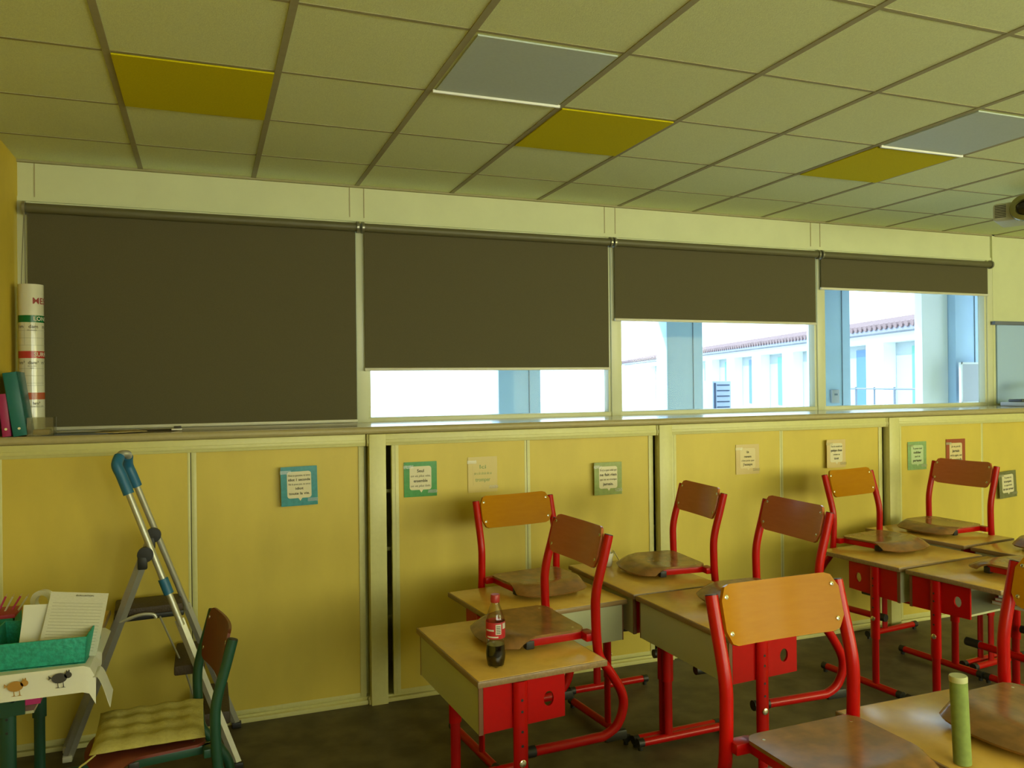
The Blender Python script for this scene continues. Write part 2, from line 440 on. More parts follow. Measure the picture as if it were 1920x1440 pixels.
# ------------------------------------------------------------------ sliding-door cupboards and worktop
YF = 1.10; CT = 1.495
ct = thing('worktop', 'long continuous laminate worktop with rounded front edge under the windows', 'worktop', (4.2, 1.38, CT))
MB().box2((-4.8, -.28, -.030), (4.9, .32, 0)).build('worktop_board', 'counter', ct)
MB().sweep([(-4.8, -.275, -.020), (4.9, -.275, -.020)], .020, 14, ry=.020).build('rounded_edge', 'counter_edge', ct)
mods = [(-.598, 1.130), (1.132, 2.920), (2.922, 4.762), (4.764, 6.60), (6.602, 8.40)]
joints = [.254, 2.065, 3.875, 5.700, 7.5]
CL = ['pale yellow sliding-door cupboard behind the stepladder', 'pale yellow sliding-door cupboard with a dark gap open beside its post',
      'pale yellow sliding-door cupboard behind the middle chairs', 'pale yellow sliding-door cupboard with mint and rust notices',
      'pale yellow sliding-door cupboard beyond the others at the right edge']
for k, ((a, b), j, lab) in enumerate(zip(mods, joints, CL)):
    t = thing('cupboard', lab, 'cupboard', ((a+b)/2, 1.4, 0), 0, 'sliding-door cupboards under the worktop')
    cx = (a+b)/2; T = Matrix.Translation((-cx, -1.4, 0))
    dy = 0.0 if k else .012
    c = MB()
    c.box2((a, 1.18, .02), (a+.02, 1.69, 1.44), T=T); c.box2((b-.02, 1.18, .02), (b, 1.69, 1.44), T=T)
    c.box2((a, 1.66, .02), (b, 1.69, 1.44), T=T); c.box2((a, 1.14, 0), (b, 1.69, .03), T=T)
    c.box2((a, 1.16, 1.42), (b, 1.69, 1.455), T=T)
    for z in (.42, .80, 1.12): c.box2((a+.02, 1.20, z), (b-.02, 1.66, z+.02), T=T)
    c.build('carcass', 'stile', t)
    h = MB(); x0 = a if k == 0 else a-.03
    h.box2((a, 1.085+dy, 1.392), (b-.002, 1.12+dy, 1.455), .002, T=T); h.box2((a, 1.079+dy, 1.405), (b-.002, 1.09+dy, 1.425), .002, T=T)
    h.build('header_rail', 'stile', t)
    tr = MB(); tr.box2((a, 1.088+dy, 0), (b-.002, 1.16, .022), .002, T=T); tr.box2((a, 1.112+dy, .02), (b-.002, 1.116+dy, .034), T=T)
    tr.build('floor_track', 'stile', t)
    if k:
        MB().box2((a+.010, 1.07, 0), (a+.100, 1.13, 1.455), .002, T=T).build('corner_post', 'stile', t)
    # doors: the left one runs in the front track and overlaps the right one
    ls = a+.004 if k == 0 else a+(.135 if k == 1 else .104)
    for nm, xa, xb, y0 in (('l', ls, j-.004, 1.098), ('r', j-.02, b-.006, 1.124)):
        d = MB().box2((xa+.02, y0+dy*.5, .05), (xb-.012, y0+.016+dy*.5, 1.396), T=T).build('sliding_door', 'door', t)
        f = MB()
        wl = .028 if nm == 'r' else .045
        if nm == 'l' and k: f.box2((xa, y0-.004, .036), (xa+.040, y0+.02, 1.398), .003, T=T); f.box2((xa+.02, y0-.006, .04), (xa+.024, y0, 1.39), T=T)
        else: f.box2((xa, y0-.002+dy*.5, .036), (xa+wl*.7, y0+.02+dy*.5, 1.398), .003, T=T)
        if nm == 'r': f.box2((xb-.032, y0-.006+dy*.5, .036), (xb, y0+.02, 1.398), .003, T=T); f.box2((j-.001, y0-.010+dy*.5, .036), (j+.024, y0, 1.398), .002, T=T)
        else: f.box2((xb-.014, y0-.001+dy*.5, .036), (xb, y0+.018+dy*.5, 1.398), .002, T=T)
        f.box2((xa, y0-.003+dy*.5, .034), (xb, y0+.018+dy*.5, .058), .002, T=T)
        f.build('door_frame', 'stile', d)
        if nm == 'l': MB().box2((xb-.002, y0+.002+dy*.5, .04), (xb+.003, y0+.022, 1.396), T=T).build('brush_strip', 'dark', d)  # dark strip along the joint where the doors overlap

# ------------------------------------------------------------------ notices taped to the doors
def notice(cx, cz, wd, ht, edge, bub, lines, lab, tilt=0, ink='ink', inset=.17, tape=True):
    t = thing('notice', lab, 'notice', (cx, 1.0935, cz), 0, 'notices taped to the cupboard doors'); t.rotation_euler = (0, tilt, 0)
    MB().plate(rrect(-wd/2, -ht/2, wd/2, ht/2, .003), .0012, T=Matrix.Translation((0, 0, 0))).build('card', edge, t)
    bw = wd*(1-2*inset)/2; b0, b1 = -ht/2+ht*inset*1.15, ht/2-ht*inset*.75
    o = rrect(-bw, b0, bw, b1, .014)
    # speech-bubble tail cut into the bottom side
    out = []
    for p in o: out.append(p)
    i = max(range(len(out)), key=lambda q: (-(out[q][1]), -out[q][0]))
    lowl = [q for q in range(len(out)) if abs(out[q][1]-b0) < 1e-6 and out[q][0] < 0][0]
    tail = [(-.006, b0), (.004, b0-.015), (.014, b0)]
    out = out[:lowl+1]+tail+out[lowl+1:]
    MB().plate(out, .0008, T=Matrix.Translation((0, -.0010, 0))).build('speech_bubble', bub, t)
    n = len(lines); hh = (b1-b0)
    tot = sum(1.35 if l[1] else 1 for l in lines); z = b1-hh*.08; u = hh*.84/tot
    L = MB()
    for body, big in lines:
        step = u*(1.35 if big else 1); z -= step/2
        ww = min(bw*1.82, len(body)*u*(.42 if big else .30))
        text('lettering', body, u*(1.0 if big else .78), ink, t, (0, -.0016, z), bold=u*.018 if big else 0, shear=0 if big else .25, width=ww)
        z -= step/2
    L.bm.free()
    if tape:
        for sx, sz in ((-1, 1), (1, -1)):
            MB().box((sx*wd*.37, -.002, sz*ht*.36), (.055, .0006, .018), T=None).build('tape', 'tape', t)
            t.children[-1].rotation_euler = (0, 0, 0)
notice(.778, 1.197, .186, .205, 'gblue', 'bub', [('Pose ta question, tu seras', 0), ('idiot 1 seconde', 1), ('Ne la pose pas, tu seras', 0), ('idiot', 1), ('toute la vie.', 1)], 'blue-bordered notice with five lines of text, leftmost on the doors', R(-1))
notice(1.428, 1.199, .186, .192, 'ggreen', 'bub', [('Seul', 1), ('on va plus vite,', 0), ('ensemble', 1), ('on va plus loin.', 0)], 'bright green notice reading ensemble next to the dark door gap', R(0))
notice(1.790, 1.207, .175, .200, 'gpale', 'gpale', [('Ici', 1), ('on a le droit de se', 0), ('tromper', 1)], 'faded yellow notice reading Ici above the left-hand desk chair', 0, ink='golive')
notice(2.587, 1.143, .186, .196, 'golive', 'bub', [("Il n'y a que celui qui", 0), ('ne fait rien', 1), ('qui ne se trompe', 0), ('jamais.', 1)], 'olive green notice left of the second corner post', 0)
notice(3.600, 1.215, .180, .192, 'gcream', 'bubwarm', [('Un', 1), ('revers', 1), ("c'est juste que", 0), ("j'essaye", 1)], 'faded cream notice with glossy tape above the middle chairs', 0)
notice(4.325, 1.222, .160, .190, 'gcream', 'bub', [('Tout le monde est', 0), ('quelque chose', 1), ('comme un', 0), ('tout', 1)], 'pale beige notice just left of the third corner post', 0)
notice(5.052, 1.178, .175, .200, 'gmint', 'bubmint', [('Tu peux tout', 0), ('oublier', 1), ('sauf de', 0), ('partager', 1)], 'mint green notice right of the third corner post', 0)
notice(5.424, 1.172, .188, .225, 'gred', 'bubwarm', [('Je ne perds', 0), ('jamais', 1), ('soit je gagne, soit', 0), ("j'apprends", 1)], 'rust red notice behind the far right chair backrest', 0)
notice(5.950, .925, .180, .200, 'ggrey', 'bub', [('Tu peux te', 0), ('tromper,', 1), ('tu apprends', 0), ('de ton erreur', 1)], 'grey green notice low at the right edge', R(-4))

# ------------------------------------------------------------------ school chair
def seat_fn(L, w, r, bow):
    def f(u, v):
        y = -w+2*w*v; e = max(0, abs(y)-(w-r)); c = r-math.sqrt(max(0, r*r-e*e))
        xa = .015+c*.6; xb = L-c+bow*(1-(y/w)**2)
        x = xa+(xb-xa)*u
        z = -.006*math.sin(PI*min(1, u/.75))*(1-(y/w)**2)
        if u > .70: z -= .036*((u-.70)/.30)**2
        return (x, y, z)
    return f
def back_fn(hw, h, r, lean, curve):
    def f(u, v):
        y = -hw+2*hw*v; e = max(0, abs(y)-(hw-r)); c = r-math.sqrt(max(0, r*r-e*e))
        z = c+(h-2*c)*u
        x = -curve*(1-(y/hw)**2) - lean*z
        return (x, y, z)
    return f
HS = .44
def make_chair(label, frame='red', ply_b='ply_back', ply_s='ply_seat', group=None):
    t = thing('school_chair', label, 'chair', (0, 0, 0), 0, group)
    for s in (-1, 1):
        y = s*.222
        prof = bez([(-.058, y, .803), (-.034, y, .715), (-.008, y, .625), (.003, y, .565), (.004, y, .50), (.0, y, .40), (-.012, y, .335),
                    (-.062, y, .265), (-.108, y, .185), (-.115, y, .125), (-.088, y, .062), (-.035, y, .030), (.03, y, .026), (.33, y, .026)], 7)
        fr = MB().sweep(prof, .0185, 14).build('side_frame', frame, t)
        MB().cyl((-.0575, y, .800), (-.0590, y, .8055), .0170, 14).build('tube_cap', 'black', fr)
        MB().box((-.075, y, .022), (.10, .030, .040), 0, .008).build('heel_pad', 'black', fr)
        MB().sweep([(.27, y, .027), (.345, y, .027)], .0215, 14).build('foot_sleeve', 'black', fr)
        a = MB(); a.box((.130, s*.162, HS-.026), (.26, .028, .030), 0, .003); a.box((.02, s*.187, HS-.026), (.045, .062, .030), 0, .003)
        a.build('seat_bracket', frame, t)
        MB().box((.262, s*.162, HS-.034), (.035, .034, .034), 0, .005).build('rest_pad', 'black', t)
    MB().cyl((.245, -.16, HS-.028), (.245, .16, HS-.028), .010, 10).build('cross_bar', frame, t)
    se = MB().grid(seat_fn(.350, .190, .050, .045), 16, 22, .010).build('seat', ply_s, t); se.location = (.012, 0, HS-.002)
    rv = MB()
    for x in (.055, .235):
        for s in (-1, 1): rv.lathe([(.0055, 0), (.004, .0015)], (x, s*.150, .003 if x < .2 else -.001), 10)
    rv.build('seat_rivets', 'rivet', se)
    bk = MB().grid(back_fn(.207, .166, .042, -.0, .028), 12, 22, .010).build('backrest', ply_b, t)
    bk.location = (-.006, 0, .671); bk.rotation_euler = (0, R(-14.5), 0)
    for s in (-1, 1):
        for z in (.034, .132):
            xx = -.028*(1-(.186/.207)**2)
            o = MB().lathe([(.0065, 0), (.0065, .002), (.0035, .0035)], (0, 0, 0), 12, T=Matrix.Translation((xx+.005, s*.186, z)) @ Matrix.Rotation(PI/2, 4, 'Y')).build('rivet', 'rivet', bk)
            MB().lathe([(.0022, .0034), (.002, .0042)], (0, 0, 0), 8, T=Matrix.Translation((xx+.005, s*.186, z)) @ Matrix.Rotation(PI/2, 4, 'Y')).build('rivet_hole', 'black', o)
    return t
def copy_tree(o, parent=None):
    c = o.copy(); COL.objects.link(c); c.parent = parent
    for ch in list(o.children): copy_tree(ch, c)
    return c

DESKH = .70
CH = [  # rear-centre x, y, facing angle, desk height, label
    (1.715, -.222, 180+3, .70, 'red-framed chair with plain brown backrest, hung on the desk that holds the bottle'),
    (1.845, .672, -90+8, .69, 'red-framed chair with lit orange backrest, hung on the desk behind the bottle desk'),
    (2.755, .450, 180-5, .72, 'red-framed chair with its seat on the desk beside the white cup'),
    (2.79, -.250, 180-2, .72, 'red-framed chair whose dark backrest shows a bluish window glint'),
    (1.848, -1.405, -90+1, .70, 'nearest red-framed chair with large bright yellow backrest and worn seat'),
    (2.715, -1.610, 180+3, .70, 'red-framed chair hung on the pale foreground desk at the right edge'),
    (4.085, .668, -90+10, .715, 'red-framed chair with lit orange backrest before the third corner post'),
    (4.930, .655, 180+3, .735, 'red-framed chair with dark brown backrest in front of the rust notice'),
    (4.235, -.505, 90+4, .715, 'red-framed chair seen by its seat tip left of the right-edge backrest'),
    (5.045, -.060, 180+4, .735, 'red-framed chair mostly cut off at the right edge, farthest seat tip'),
]
warm = {1, 4, 5, 6}  # chairs whose backrests get the lit veneer tone
base1 = make_chair(CH[1][4], 'red', 'ply_back', group='red school chairs hung on the desks')
base0 = make_chair(CH[0][4], 'red', 'ply_back_red', group='red school chairs hung on the desks')
used = set()
chairs = []
for i, (x, y, a, dz, lab) in enumerate(CH):
    b = base1 if i in warm else base0
    k = i in warm
    if k in used: c = copy_tree(b)
    else: c = b; used.add(k)
    c.location = (x, y, dz+.0105-(HS-.051)); c.scale = (1, 1, 1); c.rotation_euler = (0, 0, R(a)); c['label'] = lab
    chairs.append(c)

# ------------------------------------------------------------------ school desk
def make_desk(label, x, y, rz, h=.70, L=.70, D=.50, frame='red', inner='red_dark', group='red-framed school desks', top='desktop', legx=.165, pl_len=.345, hole=.280, inside=False):
    t = thing('school_desk', label, 'desk', (x, y, 0), rz, group)
    hx, hy = D/2, L/2; zt = h-.024
    MB().box2((-hx+.006, -hy+.006, zt+.002), (hx-.006, hy-.006, h), .0015).build('tabletop', top, t)
    e = MB()
    for s in (-1, 1):
        e.box2((min(s*hx, s*(hx-.008)), -hy, zt), (max(s*hx, s*(hx-.008)), hy, h-.0008), .004)
        e.box2((-hx, min(s*hy, s*(hy-.008)), zt), (hx, max(s*hy, s*(hy-.008)), h-.0008), .004)
    e.box2((-hx+.006, -hy+.006, zt), (hx-.006, hy-.006, zt+.004))
    e.build('edge_band', 'desk_edge', t)
    MB().box2((-hx+.012, -hy+.025, zt-.168), (-hx+.026, hy-.025, zt)).build('modesty_panel', 'panel_cream', t)
    for s in (-1, 1): MB().box2((-hx+.011, min(s*(hy-.025), s*(hy-.019)), zt-.169), (-hx+.027, max(s*(hy-.025), s*(hy-.019)), zt)).build('panel_edging', 'panel_edge', t)
    MB().box2((-hx+.026, -hy+.028, zt-.160), (-hx+.31, hy-.028, zt-.150)).build('book_shelf', 'panel_cream', t)
    for s in (-1, 1):
        pl = MB().plate([(-hx+.028, zt-.166), (-hx+pl_len, zt-.158), (-hx+pl_len, zt), (-hx+.028, zt)], .010,
                        holes=[ell(-hx+hole, zt-.085, .020, .027)], T=Matrix.Translation((0, s*(hy-.024)-.005, 0))).build('side_plate', frame, t)
        yc = s*(hy-.013) if not inside else s*(hy-.052)
        xl = -hx+legx
        lg = MB().sweep([(xl, yc, zt-.001), (xl, yc, h-.42)], .0165, 16, ry=.028, up=(0, 1, 0)).build('leg', frame, t)
        hd = MB()
        for z in (.065, .105, .175, .225):
            hd.cyl((xl, yc+s*.0162, zt-z), (xl, yc+s*.0172, zt-z), .0050, 10)
        hd.build('adjusting_holes', 'black', lg)
        if not inside: MB().lathe([(.013, 0), (.013, .004), (.008, .007)], T=Matrix.Translation((xl, yc+s*.015, zt-.285)) @ Matrix.Rotation(-s*PI/2, 4, 'X')).build('bolt', 'rivet', lg)
        MB().sweep([(xl, yc, h-.40), (xl, yc, .03)], .0125, 14, ry=.022, up=(0, 1, 0)).build('inner_leg', inner, lg)
        ft = MB().sweep([(-hx+.0, yc, .034), (hx-.03, yc, .034)], .019, 14).build('foot', frame, t)
        for x0 in (-hx-.005, hx-.045):
            o = MB(); o.sweep([(x0, yc, .034), (x0+.03, yc, .034)], .021, 14); o.cyl((x0+.015, yc, 0), (x0+.015, yc, .03), .012, 10)
            o.build('foot_cap', 'black', ft)
    return t
D = [('desk carrying the half-drunk drink bottle, in the left foreground', 1.417, -.266, R(3.5), .70, .69, .515),
     ('desk just behind the bottle desk, in front of the cupboards', 1.812, .378, R(5.5), .69, .705, .535),
     ('desk with the white cup of pens on its far corner', 2.435, .452, R(1.5), .72, .69, .50),
     ('desk half hidden behind the nearest yellow chair backrest', 2.455, -.258, R(1.5), .72, .70, .50),
     ('desk under the lit orange chair on the right, its end plate toward the room', 4.084, .344, R(90+5), .715, .69, .55),
     ('desk at the right with books stored under its top', 4.140, -.212, R(90+6)+PI, .715, .69, .51),
     ('desk under the dark brown far-right chair', 4.700, .624, R(6), .735, .69, .49),
     ('desk at the right edge, behind the right-hand backrest', 4.780, -.098, R(6), .735, .69, .49),
     ('pale foreground desk at the right, beneath the right-edge chair', 2.375, -1.620, R(0), .70, .70, .50),
     ('foreground desk under the nearest yellow chair', 1.735, -1.740, R(-90), .70, .70, .50)]
for i, (lab, x, y, rz, h, L, Dp) in enumerate(D):
    if i in (1, 9): rz = R(90+(5.5 if i == 1 else 0))   # sitter on the far side
    make_desk(lab, x, y, rz, h, L, Dp)

# books in the storage tray of the right-hand desk
for k, (m_, zz, lab) in enumerate((('gcream', .0, 'pale green-edged book lowest in the right-hand desk tray'), ('redbook', .022, 'red book in the middle of the desk tray pile'), ('o_grey', .044, 'grey book on top of the desk tray pile'))):
    t = thing('book', lab, 'book', (4.14+.14, -.27-.01*k, .715-.024-.150+zz+.0002), R(90+4+6*k), 'books in the desk tray')
    MB().box((0, 0, .010), (.17, .24, .014)).build('pages', 'white', t)
    c = MB(); c.box((0, 0, .002), (.176, .246, .003)); c.box((0, 0, .0185), (.176, .246, .003)); c.box((-.087, 0, .010), (.003, .246, .019)); c.build('cover', m_, t)

# ------------------------------------------------------------------ bottle, cup, tube, tent card
bt = thing('drink_bottle', 'clear cola bottle with red cap and red label, a third full of dark drink', 'bottle', (1.292, -.500, .7005))
prof = [(.012, .004), (.024, .0), (.030, .006), (.0345, .03), (.0360, .050), (.0335, .072), (.0320, .088), (.0335, .102), (.0345, .112), (.0345, .165), (.0335, .175), (.027, .196), (.018, .220), (.0130, .231), (.0130, .243)]
o = MB(); n = 30
rings = []
for r_, z_ in prof:
    ring = []
    for j in range(n):
        a = 2*PI*j/n; k = 1
        if z_ < .05: k = 1-.10*(1-z_/.05)*(.5+.5*math.cos(5*a))
        ring.append(o.bm.verts.new((r_*k*math.cos(a), r_*k*math.sin(a), z_ + (.006*(.5+.5*math.cos(5*a)) if z_ < .005 else 0))))
    rings.append(ring)
for i in range(len(rings)-1):
    for j in range(n):
        f = o.bm.faces.new((rings[i][j], rings[i][(j+1) % n], rings[i+1][(j+1) % n], rings[i+1][j])); f.smooth = True
o.bm.faces.new(rings[0][::-1])
o.build('bottle_body', 'pet', bt)
MB().lathe([(.020, .004), (.0285, .008), (.0335, .03), (.0348, .050), (.0325, .070), (.0315, .080)], n=28).build('drink', 'cola', bt)
lb = MB().lathe([(.0348, .106), (.0352, .108), (.0352, .162), (.0348, .164)], n=32, cap=False).build('bottle_label', 'label_red', bt)
def arc_patch(r, a0, a1, z0, z1, m_, parent, nm, nn=8):
    b = MB(); prev = None
    for k in range(nn+1):
        a = a0+(a1-a0)*k/nn
        cur = [b.bm.verts.new((r*math.cos(a), r*math.sin(a), z)) for z in (z0, z1)]
        if prev:
            f = b.bm.faces.new((prev[0], cur[0], cur[1], prev[1])); f.smooth = True
        prev = cur
    return b.build(nm, m_, parent)
va = math.atan2(CAM.y+.50, CAM.x-1.292)
arc_patch(.0355, va+.02, va+.62, .122, .158, 'label_white', lb, 'barcode')
for k in range(5): arc_patch(.0358, va+.10, va+.54, .126+.006*k, .1285+.006*k, 'henbk', lb, 'barcode_lines')
arc_patch(.0355, va+.80, va+1.35, .140, .160, 'label_white', lb, 'label_print')
arc_patch(.0355, va-1.1, va-.15, .134, .140, 'label_white', lb, 'label_print')
arc_patch(.0355, va-.95, va+.3, .111, .116, 'label_white', lb, 'label_print')
MB().lathe([(.0165, .231), (.0170, .233), (.0170, .256), (.015, .259)], n=24).build('bottle_cap', 'cap_red', bt)

cp = thing('pen_cup', 'small white cup holding clear and green pens beside the far desk chair', 'cup', (2.364, .682, .7205))
MB().lathe([(.020, 0), (.022, .002), (.030, .072), (.028, .072), (.020, .006)], n=24).build('cup_body', 'cup', cp)
pn = thing('pen_bundle', 'slim pens standing upright in the white cup', 'pens', (2.364, .682, .729))
for k, (ax, ay, m_) in enumerate(((.10, 0, 'cup'), (-.12, .05, 'tube_green'), (.02, .12, 'plastic_clear'), (-.03, -.1, 'gmint'))):
    p = MB().cyl((ax*.06, ay*.06, 0), (ax*.2+.004*k, ay*.16, .135+.006*k), .0038, 8).build('pen', m_, pn)
tc_ = thing('tent_card', 'folded white paper card standing right of the pen cup', 'card', (2.432, .738, .7203), R(-20))
o = MB(); o.plate([(-.035, 0), (-.033, 0), (.001, .065), (-.001, .066)], .07, T=Matrix.Translation((0, -.035, 0)))
o.plate([(.035, 0), (.033, 0), (-.001, .065), (.001, .066)], .07, T=Matrix.Translation((0, -.035, 0))); o.build('card_fold', 'white', tc_)

gt = thing('cardboard_tube', 'green cardboard tube with pale end cap standing on the right foreground desk', 'tube', (2.180, -1.672, .7003))
gt.rotation_euler = (R(-1), R(-2), 0)
MB().lathe([(.0220, .001), (.0220, .220)], n=28).build('tube_body', 'tube_green', gt)
MB().lathe([(.0225, .217), (.0227, .229), (.0210, .232)], n=28).build('end_cap', 'tube_cap', gt)
gt.location.z = .7014

# ------------------------------------------------------------------ left group: stepladder, green chair, green desk
ld = thing('stepladder', 'aluminium stepladder with blue grips and dark brown treads by the cupboards', 'stepladder', (.1, .8, 0))
T0 = Matrix.Translation((-.1, -.8, 0))
A0, A1 = Vector((.445, .600, .012)), Vector((-.045, .735, 1.375)); B0, B1 = Vector((.455, 1.060, .012)), Vector((-.012, .850, 1.365))
def lerp(a, b, t): return a+(b-a)*t
for (p0, p1) in ((A0, A1), (B0, B1)):
    MB().sweep([p0, lerp(p0, p1, .49)], .011, 4, ry=.020, up=(0, 1, 0), T=T0).build('front_rail', 'alu', ld)
    MB().cyl(lerp(p0, p1, .47), lerp(p0, p1, .93), .0145, 16, T=T0).build('handrail', 'alu', ld)
    if p0 is A0: MB().cyl(lerp(p0, p1, .575), lerp(p0, p1, .625), .0215, 16, T=T0).build('blue_collar', 'blue_grip', ld)
    MB().box(tuple(p0 + Vector((-.1+.0, -.8, .004))), (.045, .035, .028), 0, .004).build('foot', 'black', ld)
g0, g1 = lerp(A0, A1, .905), lerp(B0, B1, .925)
MB().sweep(bez([g0, lerp(A0, A1, .965), A1+Vector((-.002, .0, .0)), A1+Vector((.006, .03, .035))], 6), .0235, 16, T=T0).build('grip', 'blue_grip', ld)
MB().sweep(bez([g1, lerp(B0, B1, .965), B1, B1+Vector((.002, -.03, .04))], 6), .0235, 16, T=T0).build('grip', 'blue_grip', ld)
MB().sweep(bez([A1+Vector((.004, .02, .03)), A1+Vector((.012, .05, .045)), B1+Vector((.004, -.045, .052)), B1+Vector((.002, -.02, .03))], 6), .0165, 14, T=T0).build('top_bar', 'alu', ld)
# rear frame
C0, C1 = Vector((-.285, .965, .02)), Vector((.062, .690, .965)); E0, E1 = Vector((-.30, 1.075, .02)), Vector((.085, .865, 1.02))
for p0, p1 in ((C0, C1), (E0, E1)):
    MB().sweep([p0, p1], .010, 4, ry=.023, up=(0, 1, 0), T=T0).build('rear_leg', 'alu', ld)
    q = p1 + Vector((.006, 0, .012))
    MB().lathe([(.012, -.014), (.034, -.012), (.034, .012), (.012, .014)], n=18, T=T0 @ Matrix.Translation(q) @ Matrix.Rotation(PI/2, 4, 'X')).build('hinge', 'black', ld)
    MB().box(tuple(q + T0.translation + Vector((-.012, 0, -.035))), (.040, .028, .06), 0, .006).build('hinge_cover', 'black', ld)
    MB().box(tuple(p0 + T0.translation + Vector((0, 0, -.004))), (.04, .035, .028), 0, .004).build('foot', 'rail', ld)
# treads
tr = MB().box((.068, .900, .700), (.285, .200, .036), R(4), .008, T=T0).build('platform', 'step', ld)
MB().box((.068, .900, .670), (.295, .190, .026), R(4), .006, T=T0).build('platform_rim', 'black', tr)
MB().box((.245, .860, .445), (.13, .36, .045), R(0), .008, T=T0).build('tread', 'step', ld)
MB().box((.350, .850, .215), (.13, .40, .060), R(0), .008, T=T0).build('tread', 'step', ld)
# stays between the platform and the rear frame
MB().sweep(bez([(-.045, .77, .665), (.03, .77, .690), (.09, .77, .688), (.105, .77, .670)], 6), .008, 8, T=T0).build('stay', 'alu', ld)
MB().sweep([(.120, .77, .675), (.225, .80, .40), (.27, .80, .24)], .0045, 8, T=T0).build('stay_rod', 'alu', ld)

# green-framed chair with brown plywood and tied cushion
def green_chair():
    t = make_chair('dark green framed chair with brown plywood and a yellow cushion, by the stepladder', 'green_frame', 'brown_ply', 'brown_ply')
    t.location = (.318, .010, .015); t.rotation_euler = (0, 0, R(180+8))
    return t
gc = green_chair()
for ch in gc.children:
    if ch.name.startswith('backrest'): ch.rotation_euler = (0, R(-12), 0); ch.location.z = .628; ch.scale = (1, 1, 1.22)
cu = thing('seat_cushion', 'pale yellow quilted seat cushion lying on the green-framed chair', 'cushion', (.125, .005, .4610), R(181))
def cush(sgn):
    def f(u, v):
        x = -.180+.36*u; y = -.188+.376*v
        ex = 1-abs(2*u-1)**6; ey = 1-abs(2*v-1)**6
        q = (.5+.5*math.cos(2*PI*(u*4-.5)))*.5+(.5+.5*math.cos(2*PI*(v*4-.5)))*.5
        h = .026*(ex*ey)**.5*(.50+.50*q)
        return (x*(1+.02*abs(2*v-1)**3), y*(1+.02*abs(2*u-1)**3), .018+sgn*h*(1 if sgn > 0 else .6))
    return f
o = MB(); nu = 40
Pt = [[o.bm.verts.new(cush(1)(i/nu, j/nu)) for j in range(nu+1)] for i in range(nu+1)]
Pb = [[(Pt[i][j] if i in (0, nu) or j in (0, nu) else o.bm.verts.new(cush(-1)(i/nu, j/nu))) for j in range(nu+1)] for i in range(nu+1)]
for i in range(nu):
    for j in range(nu):
        f = o.bm.faces.new((Pt[i][j], Pt[i+1][j], Pt[i+1][j+1], Pt[i][j+1])); f.smooth = True
        try: f = o.bm.faces.new((Pb[i][j+1], Pb[i+1][j+1], Pb[i+1][j], Pb[i][j])); f.smooth = True
        except ValueError: pass
o.build('cushion_cover', 'cushion', cu)
MB().sweep(bez([(.165, .175, .012), (.19, .19, -.002), (.215, .195, -.02), (.21, .21, -.05)], 5), .0035, 6).build('tie', 'cushion', cu)

gd = make_desk('dark green framed desk covered with a printed paper sheet, against the yellow wall', -.335, .470, R(0), .715, .70, .50, 'green_frame', 'green_frame', group=None, legx=.222, pl_len=.283, hole=.243, inside=True)
pc = thing('paper_sheet', 'white paper sheet with printed hens draped over the green desk edge', 'tablecloth', (-.335, .30, .716))
def drape(u, v):
    # u across X, v from the back to the hanging front edge
    x = -.262+.545*u; s = .62*v
    if s < .50: y, z = .22-s*1.0, .002
    else:
        q = (s-.50); y, z = -.28-.03*q/.12*.6, .002-q*.72
    if u > .93:
        k = (u-.93)/.07; z -= .05*k*k*(1 if v > .5 else .35); x -= .004*k
        if v > .75: z += .0; y += .03*k*(v-.75)
    return (x, y, z)
MB().grid(drape, 24, 30, .0012).build('sheet', 'white', pc)
cl = MB().grid(lambda u, v: (.270+.055*u, -.285+.10*v, -.040-.075*u*u-.03*(1-v)*u+.012*math.sin(u*5)), 8, 8, .0012).build('curled_corner', 'white', pc)
def hen(x, z, m_, nm, s=1.0):
    o = MB(); Ty = Matrix.Translation((x, -.2985, z))
    o.plate(ell(0, 0, .026*s, .019*s, 18), .0006, T=Ty); o.plate(ell(.029*s, .008*s, .013*s, .012*s, 14), .0006, T=Ty)
    o.plate([(.036*s, .020*s), (.033*s, .029*s), (.028*s, .021*s), (.024*s, .028*s), (.022*s, .018*s)], .0006, T=Ty)
    for k in (-.006, .012): o.plate([(k*s, -.017*s), ((k+.002)*s, -.017*s), ((k+.004)*s, -.034*s), ((k+.010)*s, -.036*s), ((k-.008)*s, -.036*s), ((k+.001)*s, -.033*s)], .0006, T=Ty)
    o.plate([(-.024*s, .003*s), (-.036*s, .014*s), (-.034*s, .004*s), (-.037*s, -.003*s)], .0006, T=Ty)
    return o.build(nm, m_, pc)
for ch in (hen(.030, -.034, 'henor', 'printed_hen', .95), hen(.165, -.024, 'henbk', 'printed_hen', .95)): pass
